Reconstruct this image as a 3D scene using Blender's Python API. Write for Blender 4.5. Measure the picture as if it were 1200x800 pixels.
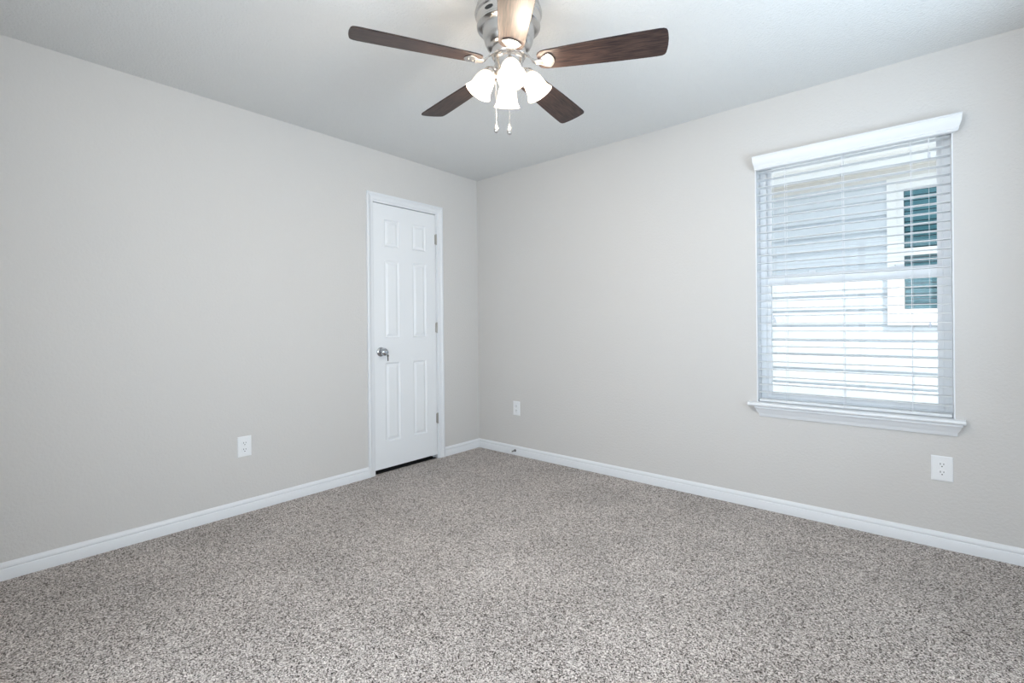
import bpy, bmesh, math, random
from mathutils import Matrix, Vector
random.seed(4)
PI = math.pi
R = math.radians
S = bpy.context.scene
C = S.collection
for o in list(bpy.data.objects):
    bpy.data.objects.remove(o)

# ---------------------------------------------------------------- camera
cd = bpy.data.cameras.new('camera')
cam = bpy.data.objects.new('camera', cd)
C.objects.link(cam)
cd.sensor_fit = 'HORIZONTAL'
cd.sensor_width = 36.0
cd.lens = 569.013 / 1200 * 36
cd.shift_y = -(400 - 380.447) / 1200
cd.clip_start = 0.02
cr = Vector((0.7582890, 0.6518451, -0.0097875))
cu = Vector((0.0073460, 0.0064687, 0.9999521))
cf = Vector((-0.6518772, 0.7583246, -0.0001167))
m = Matrix((cr, cu, -cf)).transposed().to_4x4()
m.translation = Vector((3.14716, -3.18326, 1.11728))
cam.matrix_world = m
S.camera = cam

# ---------------------------------------------------------------- sky, sun, exposure
S.view_settings.view_transform = 'Standard'
S.view_settings.look = 'None'
S.view_settings.gamma = 1.0
S.view_settings.use_curve_mapping = False
S.view_settings.exposure = 0.09
W = bpy.data.worlds.new('World')
S.world = W
W.use_nodes = True
bg = W.node_tree.nodes['Background']
bg.inputs[0].default_value = (0.80, 0.90, 1.0, 1)
bg.inputs[1].default_value = 1.5

sd = bpy.data.lights.new('sun', 'SUN')
sun = bpy.data.objects.new('sun', sd)
C.objects.link(sun)
sun.rotation_euler = Vector((-1.9, 1.0, -3.5)).to_track_quat('-Z', 'Y').to_euler()
sd.energy = 6.5
sd.angle = R(0.6)
sd.color = (1.0, 0.97, 0.92)


def area(name, loc, rot, sx, sy, power, col):
    l = bpy.data.lights.new(name, 'AREA')
    l.shape = 'RECTANGLE'
    l.size = sx
    l.size_y = sy
    l.energy = power
    l.color = col
    o = bpy.data.objects.new(name, l)
    C.objects.link(o)
    o.location = loc
    o.rotation_euler = rot
    return o


ROOM_X, ROOM_Y, H, T = 3.76, -3.46, 2.44, 0.13
# added fill light at an invented, unseen window behind the camera
area('added_rear_fill', (2.55, ROOM_Y - T - 0.03, 1.20), (R(90), 0, 0), 1.9, 1.8, 38, (0.79, 0.895, 1.0))


def aim(*d):
    return Vector(d).to_track_quat('-Z', 'Y').to_euler()


# added upward fill light outside the unseen side window, brightens the ceiling
area('added_side_uplight', (ROOM_X + T + 0.40, -1.55, 0.85), aim(-1, 0.05, 0.45), 1.5, 1.1, 72, (0.66, 0.84, 1.0))
# portal that guides sky light through the window in view
pt = area('window_portal', (2.80, 0.165, 1.36), (R(-90), 0, 0), 0.88, 1.48, 1, (1, 1, 1))
pt.data.cycles.is_portal = True

# ---------------------------------------------------------------- materials


def mat(name, col, rough=0.5, metal=0.0, spec=0.5):
    mt = bpy.data.materials.new(name)
    mt.use_nodes = True
    b = mt.node_tree.nodes['Principled BSDF']
    b.inputs['Base Color'].default_value = (*col, 1)
    b.inputs['Roughness'].default_value = rough
    b.inputs['Metallic'].default_value = metal
    b.inputs['Specular IOR Level'].default_value = spec
    return mt


def nd(mt, t, **kw):
    n = mt.node_tree.nodes.new(t)
    for k, v in kw.items():
        setattr(n, k, v)
    return n


def lk(mt, a, b):
    mt.node_tree.links.new(a, b)


def bumped(mt, scale, strength, dist=0.002, detail=3, rough=0.55, src=None):
    tc = nd(mt, 'ShaderNodeTexCoord')
    n = nd(mt, 'ShaderNodeTexNoise')
    n.inputs['Scale'].default_value = scale
    n.inputs['Detail'].default_value = detail
    n.inputs['Roughness'].default_value = rough
    bp = nd(mt, 'ShaderNodeBump')
    bp.inputs['Strength'].default_value = strength
    bp.inputs['Distance'].default_value = dist
    lk(mt, tc.outputs['Object'], n.inputs['Vector'])
    lk(mt, n.outputs['Fac'], bp.inputs['Height'])
    lk(mt, bp.outputs['Normal'], mt.node_tree.nodes['Principled BSDF'].inputs['Normal'])
    return mt


M_wall = bumped(mat('wall_paint', (0.645, 0.628, 0.608), 0.75, spec=0.25), 75, 0.5, 0.004)
M_ceil = bumped(mat('ceiling_paint', (0.72, 0.725, 0.72), 0.9, spec=0.15), 95, 0.8, 0.006)
M_trim = mat('white_trim_paint', (0.78, 0.795, 0.815), 0.35)
M_door = mat('white_door_paint', (0.82, 0.835, 0.85), 0.38)
M_vinyl = mat('white_vinyl', (0.88, 0.90, 0.92), 0.4)
M_plate = mat('white_plastic', (0.85, 0.86, 0.87), 0.35)
M_slot = mat('dark_slot', (0.02, 0.02, 0.02), 0.6)
M_black = mat('closet_shade_black', (0.006, 0.006, 0.006), 0.9)  # black standing in for the shade inside the closet
M_chrome = mat('polished_chrome', (0.55, 0.57, 0.60), 0.14, 1.0)
M_nickel = mat('brushed_nickel', (0.62, 0.60, 0.58), 0.27, 1.0)
M_hinge = mat('satin_nickel_hinge', (0.42, 0.40, 0.37), 0.4, 0.9)
M_darkmetal = mat('dark_metal', (0.16, 0.155, 0.15), 0.35, 0.9)
M_rubber = mat('grey_rubber', (0.12, 0.12, 0.12), 0.6)
M_cord = mat('white_cord', (0.80, 0.82, 0.85), 0.7)
M_tassel = mat('tassel_plastic', (0.62, 0.66, 0.72), 0.4)
M_shingle = bumped(mat('roof_shingle', (0.20, 0.19, 0.18), 0.9), 60, 0.6, 0.01)
M_siding = bumped(mat('pale_siding', (0.66, 0.70, 0.74), 0.6), 30, 0.1, 0.002)
M_soffit = mat('cream_soffit', (0.74, 0.725, 0.70), 0.6)
M_nwhite = mat('white_exterior_trim', (0.86, 0.86, 0.85), 0.5)
M_gravel = bumped(mat('pale_gravel_ground', (0.50, 0.49, 0.475), 0.95), 40, 0.8, 0.02)
M_nblind = mat('dim_blind_slat', (0.80, 0.86, 0.86), 0.6)
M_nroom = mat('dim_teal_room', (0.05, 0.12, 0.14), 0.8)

# slats: white plastic that lets some light through
M_slat = bpy.data.materials.new('white_slat')
M_slat.use_nodes = True
_b = M_slat.node_tree.nodes['Principled BSDF']
_b.inputs['Base Color'].default_value = (0.95, 0.96, 0.97, 1)
_b.inputs['Roughness'].default_value = 0.4
_t = nd(M_slat, 'ShaderNodeBsdfTranslucent')
_t.inputs[0].default_value = (0.85, 0.88, 0.9, 1)
_x = nd(M_slat, 'ShaderNodeMixShader')
_x.inputs[0].default_value = 0.3
lk(M_slat, _b.outputs[0], _x.inputs[1])
lk(M_slat, _t.outputs[0], _x.inputs[2])
lk(M_slat, _x.outputs[0], M_slat.node_tree.nodes['Material Output'].inputs[0])


def clear_glass(name, tint, refl):
    g = bpy.data.materials.new(name)
    g.use_nodes = True
    g.node_tree.nodes.remove(g.node_tree.nodes['Principled BSDF'])
    tr = nd(g, 'ShaderNodeBsdfTransparent')
    tr.inputs[0].default_value = (*tint, 1)
    gl = nd(g, 'ShaderNodeBsdfGlossy')
    gl.inputs['Roughness'].default_value = 0.02
    mx = nd(g, 'ShaderNodeMixShader')
    fr = nd(g, 'ShaderNodeFresnel')
    fr.inputs[0].default_value = 1.3 if refl < 0.1 else 1.5
    lk(g, fr.outputs[0], mx.inputs[0])
    lk(g, tr.outputs[0], mx.inputs[1])
    lk(g, gl.outputs[0], mx.inputs[2])
    lk(g, mx.outputs[0], g.node_tree.nodes['Material Output'].inputs[0])
    return g


M_glass = clear_glass('clear_glass', (0.97, 0.99, 0.99), 0.05)
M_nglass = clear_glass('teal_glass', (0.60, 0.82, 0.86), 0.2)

# frosted lamp shade
M_shade = bpy.data.materials.new('frosted_glass')
M_shade.use_nodes = True
_b = M_shade.node_tree.nodes['Principled BSDF']
_b.inputs['Base Color'].default_value = (0.93, 0.90, 0.86, 1)
_b.inputs['Roughness'].default_value = 0.35
_t = nd(M_shade, 'ShaderNodeBsdfTranslucent')
_t.inputs[0].default_value = (0.50, 0.47, 0.43, 1)
_x = nd(M_shade, 'ShaderNodeMixShader')
_x.inputs[0].default_value = 0.65
lk(M_shade, _b.outputs[0], _x.inputs[1])
lk(M_shade, _t.outputs[0], _x.inputs[2])
_tr = nd(M_shade, 'ShaderNodeBsdfTransparent')
_x2 = nd(M_shade, 'ShaderNodeMixShader')
_x2.inputs[0].default_value = 0.5
lk(M_shade, _x.outputs[0], _x2.inputs[1])
lk(M_shade, _tr.outputs[0], _x2.inputs[2])
lk(M_shade, _x2.outputs[0], M_shade.node_tree.nodes['Material Output'].inputs[0])

M_bulb = bpy.data.materials.new('lit_bulb')
M_bulb.use_nodes = True
_b = M_bulb.node_tree.nodes['Principled BSDF']
_b.inputs['Emission Color'].default_value = (1.0, 0.86, 0.68, 1)
_b.inputs['Emission Strength'].default_value = 14

# dark wood fan blade
M_wood = mat('dark_walnut', (0.05, 0.035, 0.03), 0.42, spec=0.3)
tc = nd(M_wood, 'ShaderNodeTexCoord')
mp = nd(M_wood, 'ShaderNodeMapping')
mp.inputs['Scale'].default_value = (5, 70, 20)
nz = nd(M_wood, 'ShaderNodeTexNoise')
nz.inputs['Scale'].default_value = 2.2
nz.inputs['Detail'].default_value = 6
nz.inputs['Roughness'].default_value = 0.65
rp = nd(M_wood, 'ShaderNodeValToRGB')
rp.color_ramp.elements[0].position = 0.35
rp.color_ramp.elements[0].color = (0.009, 0.007, 0.009, 1)
rp.color_ramp.elements[1].position = 0.72
rp.color_ramp.elements[1].color = (0.085, 0.052, 0.042, 1)
lk(M_wood, tc.outputs['Object'], mp.inputs[0])
lk(M_wood, mp.outputs[0], nz.inputs['Vector'])
lk(M_wood, nz.outputs['Fac'], rp.inputs[0])
lk(M_wood, rp.outputs[0], M_wood.node_tree.nodes['Principled BSDF'].inputs['Base Color'])

# speckled carpet
M_carpet = mat('speckled_carpet', (0.3, 0.28, 0.27), 0.95, spec=0.1)
tc = nd(M_carpet, 'ShaderNodeTexCoord')
wn = nd(M_carpet, 'ShaderNodeTexNoise')
wn.inputs['Scale'].default_value = 160
wn.inputs['Detail'].default_value = 1
mxv = nd(M_carpet, 'ShaderNodeVectorMath', operation='MULTIPLY_ADD')
mxv.inputs[1].default_value = (0.008, 0.008, 0.0)
vo = nd(M_carpet, 'ShaderNodeTexVoronoi')
vo.inputs['Scale'].default_value = 290
sp = nd(M_carpet, 'ShaderNodeSeparateColor')
rp = nd(M_carpet, 'ShaderNodeValToRGB')
cr_ = rp.color_ramp
cr_.elements[0].position = 0.0
cr_.elements[0].color = (0.020, 0.016, 0.015, 1)
cr_.elements[1].position = 1.0
cr_.elements[1].color = (0.92, 0.865, 0.825, 1)
for ps, cl in ((0.16, (0.12, 0.100, 0.090, 1)), (0.36, (0.36, 0.318, 0.295, 1)), (0.70, (0.62, 0.568, 0.535, 1))):
    e = cr_.elements.new(ps)
    e.color = cl
big = nd(M_carpet, 'ShaderNodeTexNoise')
big.inputs['Scale'].default_value = 2.3
big.inputs['Detail'].default_value = 2
brp = nd(M_carpet, 'ShaderNodeMapRange')
brp.inputs['From Min'].default_value = 0.3
brp.inputs['From Max'].default_value = 0.7
brp.inputs['To Min'].default_value = 0.90
brp.inputs['To Max'].default_value = 1.08
mul = nd(M_carpet, 'ShaderNodeVectorMath', operation='SCALE')
bp = nd(M_carpet, 'ShaderNodeBump')
bp.inputs['Strength'].default_value = 0.5
bp.inputs['Distance'].default_value = 0.006
bp.invert = True
lk(M_carpet, tc.outputs['Object'], wn.inputs['Vector'])
lk(M_carpet, wn.outputs['Color'], mxv.inputs[0])
lk(M_carpet, tc.outputs['Object'], mxv.inputs[2])
lk(M_carpet, mxv.outputs[0], vo.inputs['Vector'])
lk(M_carpet, vo.outputs['Color'], sp.inputs[0])
lk(M_carpet, sp.outputs[0], rp.inputs[0])
lk(M_carpet, tc.outputs['Object'], big.inputs['Vector'])
lk(M_carpet, big.outputs['Fac'], brp.inputs['Value'])
lk(M_carpet, rp.outputs[0], mul.inputs[0])
lk(M_carpet, brp.outputs[0], mul.inputs['Scale'])
lk(M_carpet, mul.outputs[0], M_carpet.node_tree.nodes['Principled BSDF'].inputs['Base Color'])
lk(M_carpet, vo.outputs['Distance'], bp.inputs['Height'])
lk(M_carpet, bp.outputs['Normal'], M_carpet.node_tree.nodes['Principled BSDF'].inputs['Normal'])

# ---------------------------------------------------------------- mesh helpers


def NB():
    return bmesh.new()


def box(bm, x0, x1, y0, y1, z0, z1, mtx=None):
    vs = [bm.verts.new((x, y, z)) for z in (z0, z1) for y in (y0, y1) for x in (x0, x1)]
    for f in ((0, 2, 3, 1), (4, 5, 7, 6), (0, 1, 5, 4), (2, 6, 7, 3), (0, 4, 6, 2), (1, 3, 7, 5)):
        bm.faces.new([vs[i] for i in f])
    if mtx:
        for v in vs:
            v.co = mtx @ v.co
    return vs


def lathe(bm, prof, mtx=None, seg=32, caps=True):
    """profile of (r, z) turned about local z"""
    rings = []
    for r, z in prof:
        if r < 1e-6:
            v = bm.verts.new((0, 0, z))
            rings.append([v])
        else:
            rings.append([bm.verts.new((r * math.cos(2 * PI * i / seg), r * math.sin(2 * PI * i / seg), z)) for i in range(seg)])
    for a, b in zip(rings, rings[1:]):
        for i in range(seg):
            j = (i + 1) % seg
            if len(a) == 1 and len(b) == 1:
                continue
            if len(a) == 1:
                bm.faces.new((a[0], b[i], b[j]))
            elif len(b) == 1:
                bm.faces.new((a[i], b[0], a[j]))
            else:
                bm.faces.new((a[i], b[i], b[j], a[j]))
    if caps:
        for k in (0, -1):
            if len(rings[k]) > 1:
                bm.faces.new(rings[k])
    if mtx:
        for rg in rings:
            for v in rg:
                v.co = mtx @ v.co


def axis_mtx(p, d):
    d = Vector(d).normalized()
    mm = d.to_track_quat('Z', 'Y').to_matrix().to_4x4()
    mm.translation = Vector(p)
    return mm


def tube(bm, pts, r, seg=8):
    pts = [Vector(p) for p in pts]
    rings = []
    for i, p in enumerate(pts):
        d = (pts[min(i + 1, len(pts) - 1)] - pts[max(i - 1, 0)]).normalized()
        up = Vector((0, 0, 1)) if abs(d.z) < 0.95 else Vector((1, 0, 0))
        a = d.cross(up).normalized()
        b = d.cross(a)
        rr = r[i] if isinstance(r, (list, tuple)) else r
        rings.append([bm.verts.new(p + a * rr * math.cos(2 * PI * k / seg) + b * rr * math.sin(2 * PI * k / seg)) for k in range(seg)])
    for a, b in zip(rings, rings[1:]):
        for k in range(seg):
            bm.faces.new((a[k], a[(k + 1) % seg], b[(k + 1) % seg], b[k]))
    bm.faces.new(rings[0])
    bm.faces.new(rings[-1])


def extr(bm, prof, fa, fb):
    """closed profile list; fa, fb map a profile point to the two ends"""
    A = [bm.verts.new(fa(*p)) for p in prof]
    B = [bm.verts.new(fb(*p)) for p in prof]
    n = len(prof)
    for i in range(n):
        bm.faces.new((A[i], A[(i + 1) % n], B[(i + 1) % n], B[i]))
    bm.faces.new(A)
    bm.faces.new(B)


def obj(name, bm, mt, parent=None, smooth=False, bevel=0, weld=True):
    if weld:
        bmesh.ops.remove_doubles(bm, verts=bm.verts, dist=1e-6)
    bmesh.ops.recalc_face_normals(bm, faces=bm.faces)
    me = bpy.data.meshes.new(name)
    bm.to_mesh(me)
    bm.free()
    me.materials.append(mt)
    o = bpy.data.objects.new(name, me)
    C.objects.link(o)
    if smooth:
        for p in me.polygons:
            p.use_smooth = True
        md = o.modifiers.new('edges', 'EDGE_SPLIT')
        md.split_angle = R(38)
    if bevel:
        md = o.modifiers.new('bevel', 'BEVEL')
        md.width = bevel
        md.segments = 2
        md.limit_method = 'ANGLE'
    if parent:
        o.parent = parent
        o.matrix_parent_inverse = parent.matrix_world.inverted() if False else Matrix.Translation(-parent.location)
    return o


def empty(name, loc=(0, 0, 0)):
    o = bpy.data.objects.new(name, None)
    o.empty_display_size = 0.1
    o.location = loc
    C.objects.link(o)
    return o


def tag(o, label=None, cat=None, group=None, kind=None):
    for k, v in (('label', label), ('category', cat), ('group', group), ('kind', kind)):
        if v:
            o[k] = v
    return o


def struct(o, label=None, cat=None):
    return tag(o, label, cat, kind='structure')


# ---------------------------------------------------------------- the room
bm = NB(); box(bm, -0.9, ROOM_X + T, ROOM_Y - T, T, -0.12, 0.0)
struct(obj('floor', bm, M_carpet), 'speckled grey brown carpet covering the whole floor', 'floor')
bm = NB(); box(bm, -0.9, ROOM_X + T + 1.7, ROOM_Y - T - 0.9, T + 0.3, H, H + 0.12)  # runs past the walls as an added, unseen overhang blocking the sun
struct(obj('ceiling', bm, M_ceil), 'textured white ceiling above the fan', 'ceiling')


def wall_with_hole(bm, along, a0, a1, b0, b1, holes):
    """wall running along x or y from a0 to a1, thickness b0..b1, rectangular holes (h0,h1,z0,z1)"""
    def bx(p, q, z0, z1):
        if q - p < 1e-5 or z1 - z0 < 1e-5:
            return
        if along == 'x':
            box(bm, p, q, b0, b1, z0, z1)
        else:
            box(bm, b0, b1, p, q, z0, z1)
    cur = a0
    for h0, h1, z0, z1 in holes:
        bx(cur, h0, 0, H)
        bx(h0, h1, 0, z0)
        bx(h0, h1, z1, H)
        cur = h1
    bx(cur, a1, 0, H)


DY0, DY1, DZ = -1.108, -0.500, 2.047        # door leaf
WX0, WX1, WZ0, WZ1 = 2.355, 3.240, 0.622, 2.098   # window opening
bm = NB(); wall_with_hole(bm, 'y', ROOM_Y - T, 0, -T, 0, [(DY0 - 0.02, DY1 + 0.02, 0, DZ + 0.02)])
struct(obj('wall_left', bm, M_wall), 'pale greige wall with the white panel door', 'wall')
bm = NB(); wall_with_hole(bm, 'x', -T, ROOM_X + T, 0, T, [(WX0, WX1, WZ0, WZ1)])
struct(obj('wall_back', bm, M_wall), 'pale greige wall with the window', 'wall')
bm = NB(); wall_with_hole(bm, 'y', ROOM_Y - T, 0, ROOM_X, ROOM_X + T, [(-2.3, -0.8, 0.8, 2.1)])
struct(obj('wall_right', bm, M_wall), 'pale greige wall beside the camera', 'wall')
bm = NB(); wall_with_hole(bm, 'x', 0, ROOM_X, ROOM_Y - T, ROOM_Y, [(1.60, 3.50, 0.3, 2.1)])
struct(obj('wall_front', bm, M_wall), 'pale greige wall behind the camera', 'wall')
# closet behind the door, its darkness painted as black walls
bm = NB()
box(bm, -0.86, -0.80, -1.5, -0.1, 0, H)
box(bm, -0.80, -T, -1.5, -1.44, 0, H)
box(bm, -0.80, -T, -0.16, -0.1, 0, H)
struct(obj('wall_closet', bm, M_black), 'closet walls behind the door, painted black as shade', 'wall')

# added unseen windows, openings for the fill lights: frames
for nm, along, a0, a1, z0, z1, pos in (('added_window_2', 'x', 1.60, 3.50, 0.3, 2.1, ROOM_Y - 0.09), ('added_window_3', 'y', -2.3, -0.8, 0.8, 2.1, ROOM_X + 0.09)):
    w = struct(empty(nm, ((a0 + a1) / 2, pos, z0) if along == 'x' else (pos, (a0 + a1) / 2, z0)), 'added unseen white framed window behind the camera, opening for fill light' if along == 'x' else 'added unseen white framed window beside the camera, opening for fill light', 'window')
    bm = NB()
    for p, q, s, t in ((a0, a1, z0, z0 + .05), (a0, a1, z1 - .05, z1), (a0, a0 + .05, z0 + .05, z1 - .05), (a1 - .05, a1, z0 + .05, z1 - .05), ((a0 + a1) / 2 - .03, (a0 + a1) / 2 + .03, z0 + .05, z1 - .05)):
        if along == 'x':
            box(bm, p, q, pos - .02, pos + .02, s, t)
        else:
            box(bm, pos - .02, pos + .02, p, q, s, t)
    obj('window_frame', bm, M_vinyl, w)

# baseboards: stepped profile (out from the wall, up)
BP = [(0, 0), (0.014, 0), (0.014, 0.047), (0.0125, 0.050), (0.0105, 0.0515), (0.0105, 0.054), (0.0125, 0.056), (0.0125, 0.062), (0.0105, 0.069), (0.006, 0.075), (0.003, 0.078), (0, 0.078)]


def bb_left(bm, y0, y1, m0=0, m1=0):
    extr(bm, BP, lambda d, z: (d, y0 + m0 * d, z), lambda d, z: (d, y1 - m1 * d, z))


CY0, CY1, CZ = DY0 - 0.055, DY1 + 0.077 - 0.002, 2.118
bm = NB()
bb_left(bm, ROOM_Y + 0.0005, CY0, 0, 0)
bb_left(bm, CY1, 0, 0, 1)
struct(obj('baseboard_left', bm, M_trim, smooth=True), 'white baseboard along the wall with the door', 'baseboard')
bm = NB()
extr(bm, BP, lambda d, z: (d, -d, z), lambda d, z: (ROOM_X, -d, z))
struct(obj('baseboard_back', bm, M_trim, smooth=True), 'white baseboard along the wall under the window', 'baseboard')

# ---------------------------------------------------------------- door
door = struct(empty('door_1', (0, (DY0 + DY1) / 2, 0)), 'white six panel door with round knob, closed', 'door')
CW = 0.057
# casing with a moulded profile, mitred
CP = [(0, 0), (0, 0.0145), (0.006, 0.0165), (0.016, 0.0165), (0.020, 0.0125), (0.042, 0.0095), (0.050, 0.0095), (0.054, 0.006), (0.057, 0.006), (0.057, 0)]  # (in from the outer edge, out of wall)
bm = NB()
cy0, cy1 = -1.164, -0.4235 - 0.005
for (ya, s) in ((cy0, 1), (cy1, -1)):
    extr(bm, CP, lambda a, d: (d, ya + s * a, 0.0), lambda a, d: (d, ya + s * a, CZ - a))
extr(bm, CP, lambda a, d: (d, cy0 + a, CZ - a), lambda a, d: (d, cy1 - a, CZ - a))
obj('casing', bm, M_trim, door, smooth=True)
# jamb lining
bm = NB()
box(bm, -T, 0.001, DY0 - 0.02, DY0 - 0.003, 0, DZ + 0.02)
box(bm, -T, 0.001, DY1 + 0.003, DY1 + 0.02, 0, DZ + 0.02)
box(bm, -T, 0.001, DY0 - 0.003, DY1 + 0.003, DZ + 0.003, DZ + 0.02)
box(bm, -0.055, -0.043, DY0 - 0.003, DY0 + 0.008, 0, DZ)
box(bm, -0.055, -0.043, DY1 - 0.008, DY1 + 0.003, 0, DZ)
obj('door_jamb', bm, M_trim, door)

# leaf: grid face with sunk and raised panels
ys = [DY0, -1.005, -0.868, -0.739, -0.602, DY1]
zs = [0.034, 0.233, 0.835, 1.025, 1.62, 1.725, 1.932, DZ - 0.002]
FX = -0.003
bm = NB()
holes = {(1, 1), (3, 1), (1, 3), (3, 3), (1, 5), (3, 5)}
for i in range(5):
    for j in range(7):
        y0, y1, z0, z1 = ys[i], ys[i + 1], zs[j], zs[j + 1]
        if (i, j) not in holes:
            bm.faces.new([bm.verts.new((FX, a, b)) for a, b in ((y0, z0), (y1, z0), (y1, z1), (y0, z1))])
            continue
        rings = []
        for off, dep in ((0, 0), (0.004, -0.005), (0.010, -0.009), (0.016, -0.009), (0.034, -0.002), (0.037, -0.002)):
            rings.append([bm.verts.new((FX + dep, a, b)) for a, b in ((y0 + off, z0 + off), (y1 - off, z0 + off), (y1 - off, z1 - off), (y0 + off, z1 - off))])
        for a, b in zip(rings, rings[1:]):
            for k in range(4):
                bm.faces.new((a[k], a[(k + 1) % 4], b[(k + 1) % 4], b[k]))
        bm.faces.new(rings[-1])
bx0 = -0.038
for q in (((bx0, DY0, zs[0]), (bx0, DY1, zs[0]), (bx0, DY1, zs[-1]), (bx0, DY0, zs[-1])),
          ((FX, DY0, zs[0]), (FX, DY1, zs[0]), (bx0, DY1, zs[0]), (bx0, DY0, zs[0])),
          ((FX, DY0, zs[-1]), (FX, DY1, zs[-1]), (bx0, DY1, zs[-1]), (bx0, DY0, zs[-1])),
          ((FX, DY0, zs[0]), (FX, DY0, zs[-1]), (bx0, DY0, zs[-1]), (bx0, DY0, zs[0])),
          ((FX, DY1, zs[0]), (FX, DY1, zs[-1]), (bx0, DY1, zs[-1]), (bx0, DY1, zs[0]))):
    bm.faces.new([bm.verts.new(v) for v in q])
obj('door_leaf', bm, M_door, door)
# black sheet on the closet floor, painted shade under the leaf
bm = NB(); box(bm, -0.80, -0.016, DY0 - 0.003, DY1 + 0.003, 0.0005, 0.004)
obj('shade_sheet', bm, M_black, door)

# hinges
for hz in (1.80, 1.06, 0.30):
    bm = NB()
    hy = DY1 + 0.002
    box(bm, -0.002, 0.0035, hy - 0.010, hy + 0.004, hz, hz + 0.078)
    lathe(bm, [(0.0055, hz - 0.001), (0.0055, hz + 0.079)], Matrix.Translation((0.006, hy, 0)), 12)
    lathe(bm, [(0.004, hz - 0.006), (0.0065, hz - 0.001)], Matrix.Translation((0.006, hy, 0)), 12)
    lathe(bm, [(0.0065, hz + 0.079), (0.004, hz + 0.084)], Matrix.Translation((0.006, hy, 0)), 12)
    h = obj('hinge', bm, M_hinge, door)
    h['label'] = 'satin nickel hinge'

# knob with rosette and keyhole
KY, KZ = -1.046, 0.922
bm = NB()
lathe(bm, [(0.0, 0), (0.035, 0.0), (0.0355, 0.004), (0.033, 0.008), (0.024, 0.012), (0.0145, 0.014), (0.0125, 0.02), (0.0125, 0.030), (0.016, 0.034), (0.024, 0.039),
           (0.0285, 0.047), (0.0285, 0.054), (0.025, 0.061), (0.018, 0.065), (0.0095, 0.066), (0.0095, 0.0685), (0.0, 0.0685)], axis_mtx((FX, KY, KZ), (1, 0, 0)), 40)
k = obj('door_knob', bm, M_chrome, door, smooth=True)
k['label'] = 'round chrome door knob'
bm = NB()
box(bm, 0.0655, 0.0662, KY - 0.001, KY + 0.001, KZ - 0.005, KZ + 0.005)
obj('keyway', bm, M_slot, k)

# key in the lock with a second key hanging from its ring
key = empty('door_key', (0.066, KY, KZ))
tag(key, 'small dark metal key hanging from the chrome door knob', 'key')
bm = NB()
box(bm, 0.0656, 0.074, KY - 0.0008, KY + 0.0008, KZ - 0.004, KZ + 0.004)
lathe(bm, [(0.0, -0.0011), (0.011, -0.0011), (0.011, 0.0011), (0.0, 0.0011)], axis_mtx((0.083, KY, KZ), (0, 1, 0)), 20)
obj('inserted_key', bm, M_chrome, key)
bm = NB()
tube(bm, [(0.088 + 0.009 * math.cos(t), KY + 0.0 + 0.002 * math.sin(t), KZ - 0.008 + 0.010 * math.sin(t)) for t in [2 * PI * i / 20 for i in range(21)]], 0.0009, 6)
obj('key_ring', bm, M_hinge, key)
bm = NB()
lathe(bm, [(0.0, -0.0013), (0.0105, -0.0013), (0.0105, 0.0013), (0.0, 0.0013)], axis_mtx((0.089, KY, KZ - 0.027), (1, 0.4, 0)), 20)
box(bm, -0.0013, 0.0013, -0.0042, 0.0042, -0.030, 0.002, Matrix.Translation((0.089, KY, KZ - 0.036)))
for t in range(3):
    box(bm, -0.0013, 0.0013, 0.0040, 0.0062, -0.012 - t * 0.006, -0.009 - t * 0.006, Matrix.Translation((0.089, KY, KZ - 0.036)))
obj('hanging_key', bm, M_darkmetal, key)

# ---------------------------------------------------------------- window in view
win = struct(empty('window_1', ((WX0 + WX1) / 2, 0.09, WZ0)), 'single hung window with white vinyl frame behind open blinds', 'window')
bm = NB()
jt = 0.006
box(bm, WX0, WX0 + jt, -0.0015, 0.085, WZ0, WZ1)
box(bm, WX1 - jt, WX1, -0.0015, 0.085, WZ0, WZ1)
box(bm, WX0 + jt, WX1 - jt, -0.0015, 0.085, WZ1 - jt, WZ1)
obj('window_jamb', bm, M_trim, win)
IX0, IX1 = WX0 + jt, WX1 - jt
bm = NB()
fz0, fz1 = 0.640, WZ1 - jt
fw = 0.030
box(bm, IX0, IX0 + fw, 0.085, 0.150, fz0, fz1)
box(bm, IX1 - fw, IX1, 0.085, 0.150, fz0, fz1)
box(bm, IX0 + fw, IX1 - fw, 0.085, 0.150, fz1 - 0.014, fz1)
box(bm, IX0 + fw, IX1 - fw, 0.085, 0.150, fz0, fz0 + 0.022)
# inner track ribs
box(bm, IX0 + fw, IX0 + fw + 0.006, 0.087, 0.093, fz0 + 0.022, fz1 - 0.014)
box(bm, IX1 - fw - 0.006, IX1 - fw, 0.087, 0.093, fz0 + 0.022, fz1 - 0.014)
obj('window_frame', bm, M_vinyl, win, bevel=0.0015)


def sash(name, x0, x1, z0, z1, y0, y1, sw, zb, zt):
    bm = NB()
    box(bm, x0, x0 + sw, y0, y1, z0, z1)
    box(bm, x1 - sw, x1, y0, y1, z0, z1)
    box(bm, x0 + sw, x1 - sw, y0, y1, z0, z0 + zb)
    box(bm, x0 + sw, x1 - sw, y0, y1, z1 - zt, z1)
    s = obj(name, bm, M_vinyl, win, bevel=0.0015)
    bm = NB()
    yy = (y0 + y1) / 2
    box(bm, x0 + sw, x1 - sw, yy - 0.002, yy + 0.002, z0 + zb, z1 - zt)
    obj('glass', bm, M_glass, s)
    return s


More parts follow.
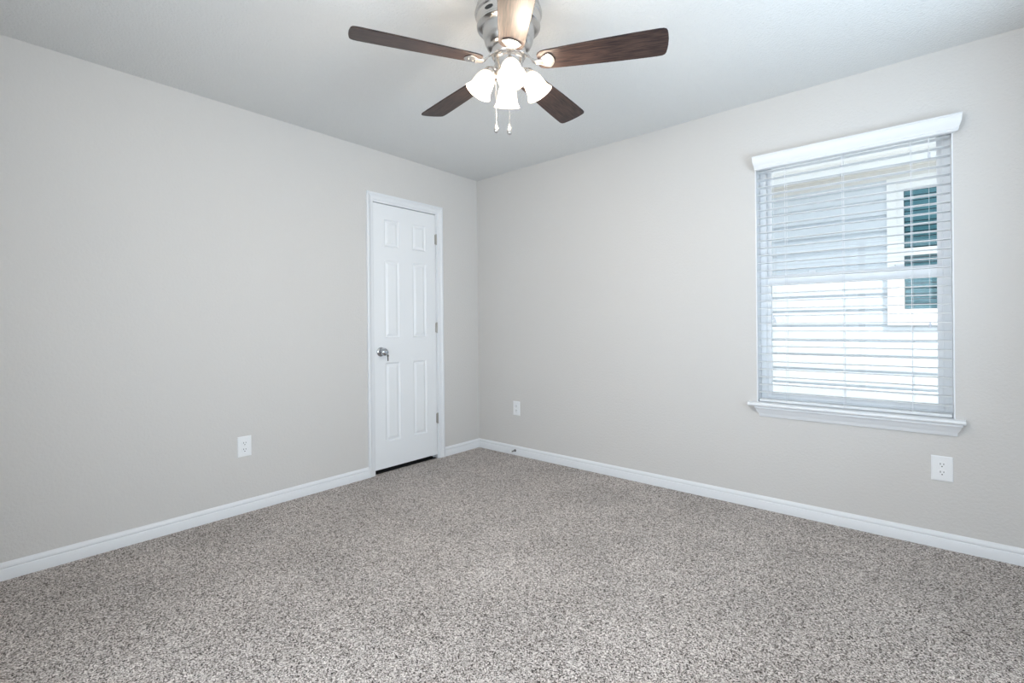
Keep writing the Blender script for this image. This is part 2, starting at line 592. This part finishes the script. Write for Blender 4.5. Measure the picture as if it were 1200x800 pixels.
sash('upper_sash', IX0 + fw, IX1 - fw, 1.365, fz1 - 0.014, 0.120, 0.145, 0.024, 0.034, 0.018)
lo = sash('lower_sash', IX0 + fw, IX1 - fw, fz0 + 0.022, 1.402, 0.094, 0.119, 0.026, 0.026, 0.060)
for lx in (2.62, 3.02):
    bm = NB()
    box(bm, lx - 0.03, lx + 0.03, 0.092, 0.118, 1.402, 1.408)
    lathe(bm, [(0.0, 0), (0.011, 0), (0.011, 0.008), (0.0, 0.010)], Matrix.Translation((lx, 0.104, 1.408)), 20)
    box(bm, lx - 0.004, lx + 0.028, 0.088, 0.099, 1.410, 1.416)
    obj('sash_lock', bm, M_vinyl, lo)
# stool
bm = NB()
SP = [(0.088, 0.618), (0.088, 0.640), (-0.040, 0.640), (-0.046, 0.638), (-0.050, 0.632), (-0.050, 0.626), (-0.046, 0.620), (-0.040, 0.618)]
# the horns over the wall face and the tongue into the opening
extr(bm, [(min(y, -0.0005) if y > 0 else y, z) for y, z in SP], lambda y, z: (2.314, y, z), lambda y, z: (3.276, y, z))
box(bm, WX0 + 0.0005, WX1 - 0.0005, -0.002, 0.0848, 0.6222, 0.640)
obj('window_sill', bm, M_trim, win, smooth=True)
# apron: moulding with returned ends
bm = NB()
AP = [(0.036, 0.618), (0.036, 0.608), (0.030, 0.603), (0.026, 0.592), (0.018, 0.580), (0.012, 0.572), (0.012, 0.562), (0.008, 0.556), (0.0, 0.556), (0.0, 0.618)]
extr(bm, AP, lambda d, z: (2.376 - d * 0.75, -d, z), lambda d, z: (3.238 + d * 0.75, -d, z))
obj('apron', bm, M_trim, win, smooth=True)

# ---------------------------------------------------------------- blind
bl = empty('window_blind', ((WX0 + WX1) / 2, 0.03, 1.99))
tag(bl, 'white horizontal slat blind, lowered with slats open, in the window', 'blind')
bm = NB()
VP = [(0.0005, 2.024), (0.030, 2.024), (0.034, 2.028), (0.034, 2.034), (0.038, 2.037), (0.038, 2.043), (0.043, 2.050), (0.052, 2.066), (0.055, 2.080), (0.055, 2.092), (0.058, 2.094), (0.058, 2.101), (0.0005, 2.101)]
extr(bm, VP, lambda d, z: (2.372 - d * 0.34, -d, z), lambda d, z: (3.240 + d * 0.58, -d, z))
obj('valance', bm, M_trim, bl, smooth=True)
SX0, SX1 = IX0 + 0.005, IX1 - 0.005
bm = NB(); box(bm, SX0, SX1, 0.006, 0.056, 2.046, 2.086)
obj('headrail', bm, M_slat, bl, bevel=0.002)
sm = None
SLZ = [2.0200 - 0.0455 * i for i in range(30)]
for i, z in enumerate(SLZ):
    bm = NB()
    n = 6
    pr = [(0.006 + 0.050 * t / n, 0.0016 - 0.0022 * (2 * t / n - 1) ** 2) for t in range(n + 1)]
    prof = pr + [(y, zz - 0.0028) for y, zz in reversed(pr)]
    if sm is None:
        extr(bm, prof, lambda y, zz: (SX0, y, zz), lambda y, zz: (SX1, y, zz))
        sl = obj('slat', bm, M_slat, bl, smooth=True)
        sm = sl.data
        sl.location = (0, 0, z)
    else:
        bm.free()
        c = sl.copy(); C.objects.link(c)
        c.location = (0, 0, z)
bm = NB()
box(bm, SX0, SX1, 0.006, 0.056, 0.6425, 0.658)
obj('bottom_rail', bm, M_slat, bl, bevel=0.003)
for lx in (2.513, 2.791, 3.080):
    bm = NB()
    for yy in (0.0035, 0.0585):
        tube(bm, [(lx, yy, 0.650), (lx, yy, 2.05)], 0.0014, 6)
    tube(bm, [(lx + 0.006, 0.031, 0.650), (lx + 0.006, 0.031, 2.05)], 0.0008, 6)
    for z in SLZ:
        tube(bm, [(lx, 0.0035, z - 0.0040), (lx, 0.0585, z - 0.0040)], 0.0007, 4)
    obj('ladder_cord', bm, M_cord, bl)
for px, zt, zb, nm in ((3.152, 2.0, 1.935, 'lift_cord'), (3.150, 2.0, 1.112, 'lift_cord'), (2.445, 2.0, 1.165, 'tilt_cord'), (2.456, 2.0, 1.143, 'tilt_cord')):
    bm = NB()
    yy = -0.004 if nm == 'tilt_cord' or zb < 1.5 else -0.007
    tube(bm, [(px, yy, zb), (px, yy, 2.06)], 0.0009, 6)
    cdx = obj(nm, bm, M_cord, bl)
    bm = NB()
    if zb > 1.5:
        lathe(bm, [(0, 0.0), (0.0045, 0.0), (0.0052, -0.003), (0.0052, -0.026), (0.004, -0.030), (0, -0.030)], Matrix.Translation((px, yy, zb + 0.016)), 14)
    else:
        lathe(bm, [(0, 0.0), (0.003, -0.001), (0.0042, -0.010), (0.0075, -0.024), (0.0078, -0.030), (0.0, -0.031)], Matrix.Translation((px, yy, zb)), 16)
    obj('cord_tassel', bm, M_tassel, cdx, smooth=True)

# ---------------------------------------------------------------- outlets


def outlet(loc, rotz, w, h, label):
    """face towards local -y; loc is the plate centre on the wall face"""
    e = empty('wall_outlet', loc)
    mm = Matrix.Translation(loc) @ Matrix.Rotation(rotz, 4, 'Z')

    def fin(bm, nm, mt, par, **kw):
        bm.transform(mm)
        o = obj(nm, bm, mt, par, **kw)
        return o
    bm = NB()
    # bevelled plate
    rings = []
    for ins, d in ((0, 0.0), (0, 0.002), (0.002, 0.0042), (0.006, 0.0052)):
        rings.append([bm.verts.new((sx * (w / 2 - ins), -d, sz * (h / 2 - ins))) for sx, sz in ((-1, -1), (1, -1), (1, 1), (-1, 1))])
    for a, b in zip(rings, rings[1:]):
        for k in range(4):
            bm.faces.new((a[k], a[(k + 1) % 4], b[(k + 1) % 4], b[k]))
    bm.faces.new(rings[-1]); bm.faces.new(rings[0])
    pl = fin(bm, 'cover_plate', M_plate, e)
    for sz in (1, -1):
        bm = NB()
        prof = []
        for k in range(28):
            a = 2 * PI * k / 28
            prof.append((0.0170 * math.cos(a), max(-0.0135, min(0.0135, 0.0170 * math.sin(a))) + sz * 0.0195))
        extr(bm, prof, lambda x, z: (x, -0.004, z), lambda x, z: (x, -0.0068, z))
        rc = fin(bm, 'receptacle', M_plate, e)
        # slots and earth hole
        bm = NB()
        for sx, hh in ((-0.0063, 0.0045), (0.0063, 0.0036)):
            box(bm, sx - 0.0012, sx + 0.0012, -0.0070, -0.0066, sz * 0.0195 + 0.0035 - hh, sz * 0.0195 + 0.0035 + hh)
        lathe(bm, [(0, 0), (0.0027, 0), (0.0027, 0.0005), (0, 0.0005)], Matrix.Translation((0, -0.0066, sz * 0.0195 - 0.0085)) @ Matrix.Rotation(R(90), 4, 'X'), 12)
        fin(bm, 'slot', M_slot, rc)
    bm = NB()
    lathe(bm, [(0, 0), (0.0028, 0), (0.0022, 0.0012), (0, 0.0014)], Matrix.Translation((0, -0.0052, 0)) @ Matrix.Rotation(R(90), 4, 'X'), 12)
    fin(bm, 'screw', M_plate, e)
    tag(e, label, 'outlet', 'wall outlets')
    return e


outlet((0, -2.016, 0.3985), R(90), 0.078, 0.122, 'white duplex outlet on the wall left of the door')
outlet((0.4545, 0, 0.4005), 0, 0.074, 0.120, 'small white outlet on the wall between the door corner and the window')
outlet((3.189, 0, 0.3905), 0, 0.082, 0.122, 'white duplex outlet low on the wall beneath the window')

# ---------------------------------------------------------------- door stop
ds = empty('door_stop', (0.445, -0.014, 0.040))
tag(ds, 'small dark spring door stop sticking out of the white baseboard', 'door stop')
X0, Z0 = 0.445, 0.040
bm = NB(); lathe(bm, [(0, 0), (0.011, 0), (0.011, 0.003), (0.006, 0.008), (0, 0.008)], axis_mtx((X0, -0.014, Z0), (0, -1, 0)), 20)
obj('mounting_base', bm, M_darkmetal, ds, smooth=True)
bm = NB()
pts = []
for i in range(16 * 12 + 1):
    a = 2 * PI * i / 12
    tt = i / (16 * 12)
    pts.append((X0 + 0.0042 * math.cos(a), -0.021 - 0.045 * tt, Z0 + 0.0042 * math.sin(a)))
tube(bm, pts, 0.0012, 6)
obj('spring', bm, M_darkmetal, ds, smooth=True)
bm = NB(); lathe(bm, [(0, 0), (0.006, 0), (0.0065, 0.004), (0.006, 0.012), (0.003, 0.014), (0, 0.014)], axis_mtx((X0, -0.065, Z0), (0, -1, 0)), 16)
obj('rubber_tip', bm, M_plate, ds, smooth=True)

# ---------------------------------------------------------------- ceiling fan
FXc, FYc, FZb = 1.876, -1.708, 2.156
fan = empty('ceiling_fan', (FXc, FYc, H))
tag(fan, 'brushed nickel ceiling fan with five dark wood blades and lit glass shades', 'ceiling fan')
FT = Matrix.Translation((FXc, FYc, 0))
bm = NB()
lathe(bm, [(0.0, 2.4395), (0.086, 2.4395), (0.090, 2.430), (0.100, 2.420), (0.112, 2.408), (0.120, 2.398), (0.123, 2.392), (0.1265, 2.388), (0.1265, 2.382), (0.1285, 2.378), (0.1315, 2.370), (0.1315, 2.364),
           (0.1345, 2.360), (0.1345, 2.352), (0.1315, 2.347), (0.1285, 2.344), (0.1255, 2.312), (0.1275, 2.309), (0.1270, 2.304), (0.1230, 2.300), (0.1060, 2.296), (0.1035, 2.290), (0.101, 2.268), (0.096, 2.246), (0.088, 2.229), (0.078, 2.222), (0.066, 2.220), (0.0, 2.220)], FT, 64)
mh = obj('motor_housing', bm, M_nickel, fan, smooth=True)
for i in range(5):
    a = R(-49.25 + 36 + 72 * i)
    bm = NB()
    mm = FT @ Matrix.Rotation(a, 4, 'Z') @ Matrix.Translation((0.1276, 0, 2.327))
    prof = [(0.019 * math.cos(2 * PI * k / 20), 0.0065 * math.sin(2 * PI * k / 20)) for k in range(20)]
    extr(bm, prof, lambda y, z: mm @ Vector((math.sqrt(0.1276 ** 2 - y * y) - 0.1286, y, z)), lambda y, z: mm @ Vector((math.sqrt(0.1276 ** 2 - y * y) - 0.1286 + 0.0026, y, z)))
    obj('vent', bm, M_slot, mh)
bm = NB()
lathe(bm, [(0.0, 2.2198), (0.066, 2.2198), (0.069, 2.216), (0.069, 2.192), (0.065, 2.187), (0.0, 2.187)], FT, 48)
obj('flywheel', bm, M_nickel, fan, smooth=True)
bm = NB()
lathe(bm, [(0.0, 2.1868), (0.058, 2.1868), (0.0600, 2.184), (0.0600, 2.176), (0.0555, 2.172), (0.054, 2.140), (0.054, 2.122), (0.049, 2.110), (0.036, 2.102), (0.020, 2.097), (0.0, 2.096)], FT, 48)
obj('switch_housing', bm, M_nickel, fan, smooth=True)

blade0 = None
PITCH = R(-12)
for k in range(5):
    ang = R(-45.6 - 72 * k)
    mm = FT @ Matrix.Rotation(ang, 4, 'Z')
    # blade
    if blade0 is None:
        bm = NB()
        pr = []
        r0, r1 = 0.118, 0.612
        # outline in (radius, half width)
        up = [(0.118, 0.030), (0.124, 0.039), (0.134, 0.0455), (0.150, 0.049), (0.25, 0.055), (0.38, 0.0615), (0.50, 0.0655), (0.575, 0.0668), (0.592, 0.0655), (0.601, 0.061), (0.606, 0.052), (0.609, 0.035), (0.611, 0.015)]
        outl = up + [(r, -w) for r, w in reversed(up)]
        extr(bm, outl, lambda r, w: (r, w, 0.003), lambda r, w: (r, w, -0.003))
        blade0 = obj('fan_blade', bm, M_wood, None, bevel=0.0015)
        b = blade0
    else:
        b = blade0.copy()
        C.objects.link(b)
    b.parent = fan
    b.matrix_parent_inverse = Matrix.Identity(4)
    b.matrix_basis = Matrix.Translation((0, 0, -H)) @ Matrix.Rotation(ang, 4, 'Z') @ Matrix.Translation((0, 0, FZb + 0.004)) @ Matrix.Rotation(PITCH, 4, 'X')
    # blade iron: arm from flywheel and fan-shaped plate under the blade
    pm = mm @ Matrix.Translation((0, 0, FZb)) @ Matrix.Rotation(PITCH, 4, 'X')
    bm = NB()
    hp = [(0.108, 0.009), (0.122, 0.012), (0.138, 0.022), (0.154, 0.033), (0.163, 0.0375), (0.167, 0.0365), (0.176, 0.027), (0.183, 0.014), (0.185, 0.005)]
    prof = hp + [(a_, -b_) for a_, b_ in reversed(hp)]
    extr(bm, prof, lambda r, w: pm @ Vector((r, w, 0.0005)), lambda r, w: pm @ Vector((r, w, -0.0045)))
    for sx, sy in ((0.145, 0.016), (0.145, -0.016), (0.170, 0.0)):
        lathe(bm, [(0.0045, 0), (0.003, -0.002), (0, -0.0025)], pm @ Matrix.Translation((sx, sy, -0.0045)), 12, caps=False)
    # arm: curved flat bar
    path = [(0.058, 0.040), (0.070, 0.037), (0.083, 0.027), (0.095, 0.010), (0.108, 0.001), (0.140, -0.002)]
    prev = None
    for i, (r, dz) in enumerate(path):
        hw = 0.017 - 0.006 * math.sin(PI * i / (len(path) - 1))
        ring = [bm.verts.new(mm @ Vector((r, w, FZb + dz + t))) for w, t in ((-hw, -0.006), (hw, -0.006), (hw, 0.003), (-hw, 0.003))]
        if prev:
            for q in range(4):
                bm.faces.new((prev[q], prev[(q + 1) % 4], ring[(q + 1) % 4], ring[q]))
        else:
            bm.faces.new(ring)
        prev = ring
    bm.faces.new(prev)
    obj('blade_bracket', bm, M_nickel, fan, bevel=0.001)

TILT = R(30)
for k in range(4):
    az = R(-44.5 + 90 * k)
    hd = Vector((math.cos(az), math.sin(az), 0))
    ax = (hd * math.sin(TILT) + Vector((0, 0, -math.cos(TILT)))).normalized()
    neck = Vector((FXc, FYc, 2.131)) + hd * 0.074
    bm = NB()
    tube(bm, [Vector((FXc, FYc, 2.135)) + hd * 0.045, Vector((FXc, FYc, 2.140)) + hd * 0.058, neck - ax * 0.012, neck], [0.009, 0.009, 0.010, 0.012], 14)
    lathe(bm, [(0, -0.014), (0.014, -0.012), (0.022, -0.004), (0.0245, 0.004), (0.0245, 0.014), (0.0, 0.014)], axis_mtx(neck, ax), 28)
    fit = obj('light_fitter', bm, M_nickel, fan, smooth=True)
    bm = NB()
    outer = [(0.0235, 0.004), (0.0250, 0.011), (0.0320, 0.022), (0.0375, 0.036), (0.0405, 0.054), (0.0425, 0.072), (0.0460, 0.085), (0.0520, 0.096), (0.0550, 0.100)]
    inner = [(r - 0.0025, z) for r, z in reversed(outer)]
    lathe(bm, outer + inner, axis_mtx(neck, ax), 40, caps=False)
    sh = obj('lamp_shade', bm, M_shade, fan, smooth=True)
    bm = NB()
    lathe(bm, [(0.0, 0.016), (0.010, 0.018), (0.012, 0.028), (0.018, 0.042), (0.0205, 0.054), (0.018, 0.066), (0.010, 0.073), (0.0, 0.075)], axis_mtx(neck, ax), 24)
    obj('light_bulb', bm, M_bulb, sh, smooth=True)
    ld = bpy.data.lights.new('bulb_glow', 'POINT')
    ld.energy = 7.5
    ld.color = (1.0, 0.85, 0.68)
    ld.shadow_soft_size = 0.025
    lo_ = bpy.data.objects.new('bulb_glow', ld)
    C.objects.link(lo_)
    lo_.location = neck + ax * 0.098

rt = Vector((cr.x, cr.y, 0)).normalized()
fwv = Vector((cf.x, cf.y, 0)).normalized()
for lat, dep, zb in ((-0.053, 0.0, 1.925), (0.0, -0.030, 1.905)):
    p = Vector((FXc, FYc, 0)) + rt * lat + fwv * dep
    bm = NB()
    tube(bm, [p + Vector((0, 0, 2.110)), p + Vector((0, 0, zb))], 0.0006, 6)
    nb = 40
    for i in range(nb):
        z = 2.11 - (2.11 - zb) * i / nb
        lathe(bm, [(0, -0.0014), (0.0013, 0), (0, 0.0014)], Matrix.Translation(p + Vector((0, 0, z))), 6)
    if lat:
        q = Vector((FXc, FYc, 2.113))
        tube(bm, [q + rt * lat * 0.8, p + Vector((0, 0, 2.109))], 0.002, 6)
    pc = obj('pull_chain', bm, M_nickel, fan)
    bm = NB()
    lathe(bm, [(0, 0.002), (0.0030, 0.0), (0.0042, -0.008), (0.0085, -0.019), (0.0100, -0.027), (0.0080, -0.035), (0, -0.039)], Matrix.Translation(p + Vector((0, 0, zb))), 20)
    obj('chain_pull', bm, M_nickel, pc, smooth=True)

# ---------------------------------------------------------------- outside
bm = NB(); box(bm, -12, 16, -10, 12, -0.5, -0.4)
struct(obj('ground', bm, M_gravel), 'ground between the houses', 'ground')
house = empty('neighbor_house', (3.2, 3.1, -0.4))
tag(house, 'pale lap sided house seen outside through the window blinds', 'house')
NX0, NX1 = -5.0, 9.0
HX0, HX1, HZ0, HZ1 = 2.905, 3.86, 1.170, 2.50
bm = NB()
z = 2.208 + 0.16 * 3
while z > -0.45:
    lo_, hi_ = z, min(z + 0.16, 2.66)
    if hi_ - lo_ < 0.01:
        z -= 0.16
        continue
    for a, b in ((NX0, HX0), (HX0, HX1), (HX1, NX1)):
        segs = [(lo_, hi_)]
        if a == HX0:
            segs = []
            if lo_ < HZ0:
                segs.append((lo_, min(hi_, HZ0)))
            if hi_ > HZ1:
                segs.append((max(lo_, HZ1), hi_))
        for s0, s1 in segs:
            if s1 - s0 < 0.004:
                continue
            if s1 - s0 > 0.05 and abs(s1 - lo_ - 0.16) < 0.001:
                prof = [(3.0800, s0), (3.0800, s1 - 0.042), (3.0880, s1 - 0.030), (3.1040, s1 - 0.022), (3.1040, s1), (3.12, s1), (3.12, s0)]
            else:
                prof = [(3.0800, s0), (3.0800, s1), (3.12, s1), (3.12, s0)]
            extr(bm, prof, lambda y, zz: (a, y, zz), lambda y, zz: (b, y, zz))
    z -= 0.16
obj('siding', bm, M_siding, house, weld=False)
bm = NB(); box(bm, NX0, NX1, 3.066, 3.0995, 2.555, 2.66)
obj('frieze_board', bm, M_soffit, house)
bm = NB(); box(bm, NX0, NX1, 2.85, 3.3, 2.655, 2.667)
obj('soffit', bm, M_soffit, house)
bm = NB(); box(bm, NX0, NX1, 2.832, 2.85, 2.625, 2.80)
obj('fascia', bm, M_nwhite, house)
bm = NB()
GP = [(a_ + 0.15, b_) for a_, b_ in ((2.682, 2.81), (2.682, 2.73), (2.62, 2.73), (2.60, 2.745), (2.59, 2.775), (2.575, 2.805), (2.575, 2.82), (2.582, 2.82), (2.60, 2.80), (2.61, 2.755), (2.66, 2.74), (2.675, 2.81))]
extr(bm, GP, lambda y, zz: (NX0, y, zz), lambda y, zz: (NX1, y, zz))
obj('gutter', bm, M_nwhite, house)
bm = NB()
extr(bm, [(2.835, 2.803), (6.5, 4.05), (6.5, 4.0), (2.835, 2.80)], lambda y, zz: (NX0, y, zz), lambda y, zz: (NX1, y, zz))
obj('roof', bm, M_shingle, house)
nw = empty('window', (3.38, 3.09, 1.17))
nw.parent = house
nw.matrix_parent_inverse = Matrix.Translation(-house.location)
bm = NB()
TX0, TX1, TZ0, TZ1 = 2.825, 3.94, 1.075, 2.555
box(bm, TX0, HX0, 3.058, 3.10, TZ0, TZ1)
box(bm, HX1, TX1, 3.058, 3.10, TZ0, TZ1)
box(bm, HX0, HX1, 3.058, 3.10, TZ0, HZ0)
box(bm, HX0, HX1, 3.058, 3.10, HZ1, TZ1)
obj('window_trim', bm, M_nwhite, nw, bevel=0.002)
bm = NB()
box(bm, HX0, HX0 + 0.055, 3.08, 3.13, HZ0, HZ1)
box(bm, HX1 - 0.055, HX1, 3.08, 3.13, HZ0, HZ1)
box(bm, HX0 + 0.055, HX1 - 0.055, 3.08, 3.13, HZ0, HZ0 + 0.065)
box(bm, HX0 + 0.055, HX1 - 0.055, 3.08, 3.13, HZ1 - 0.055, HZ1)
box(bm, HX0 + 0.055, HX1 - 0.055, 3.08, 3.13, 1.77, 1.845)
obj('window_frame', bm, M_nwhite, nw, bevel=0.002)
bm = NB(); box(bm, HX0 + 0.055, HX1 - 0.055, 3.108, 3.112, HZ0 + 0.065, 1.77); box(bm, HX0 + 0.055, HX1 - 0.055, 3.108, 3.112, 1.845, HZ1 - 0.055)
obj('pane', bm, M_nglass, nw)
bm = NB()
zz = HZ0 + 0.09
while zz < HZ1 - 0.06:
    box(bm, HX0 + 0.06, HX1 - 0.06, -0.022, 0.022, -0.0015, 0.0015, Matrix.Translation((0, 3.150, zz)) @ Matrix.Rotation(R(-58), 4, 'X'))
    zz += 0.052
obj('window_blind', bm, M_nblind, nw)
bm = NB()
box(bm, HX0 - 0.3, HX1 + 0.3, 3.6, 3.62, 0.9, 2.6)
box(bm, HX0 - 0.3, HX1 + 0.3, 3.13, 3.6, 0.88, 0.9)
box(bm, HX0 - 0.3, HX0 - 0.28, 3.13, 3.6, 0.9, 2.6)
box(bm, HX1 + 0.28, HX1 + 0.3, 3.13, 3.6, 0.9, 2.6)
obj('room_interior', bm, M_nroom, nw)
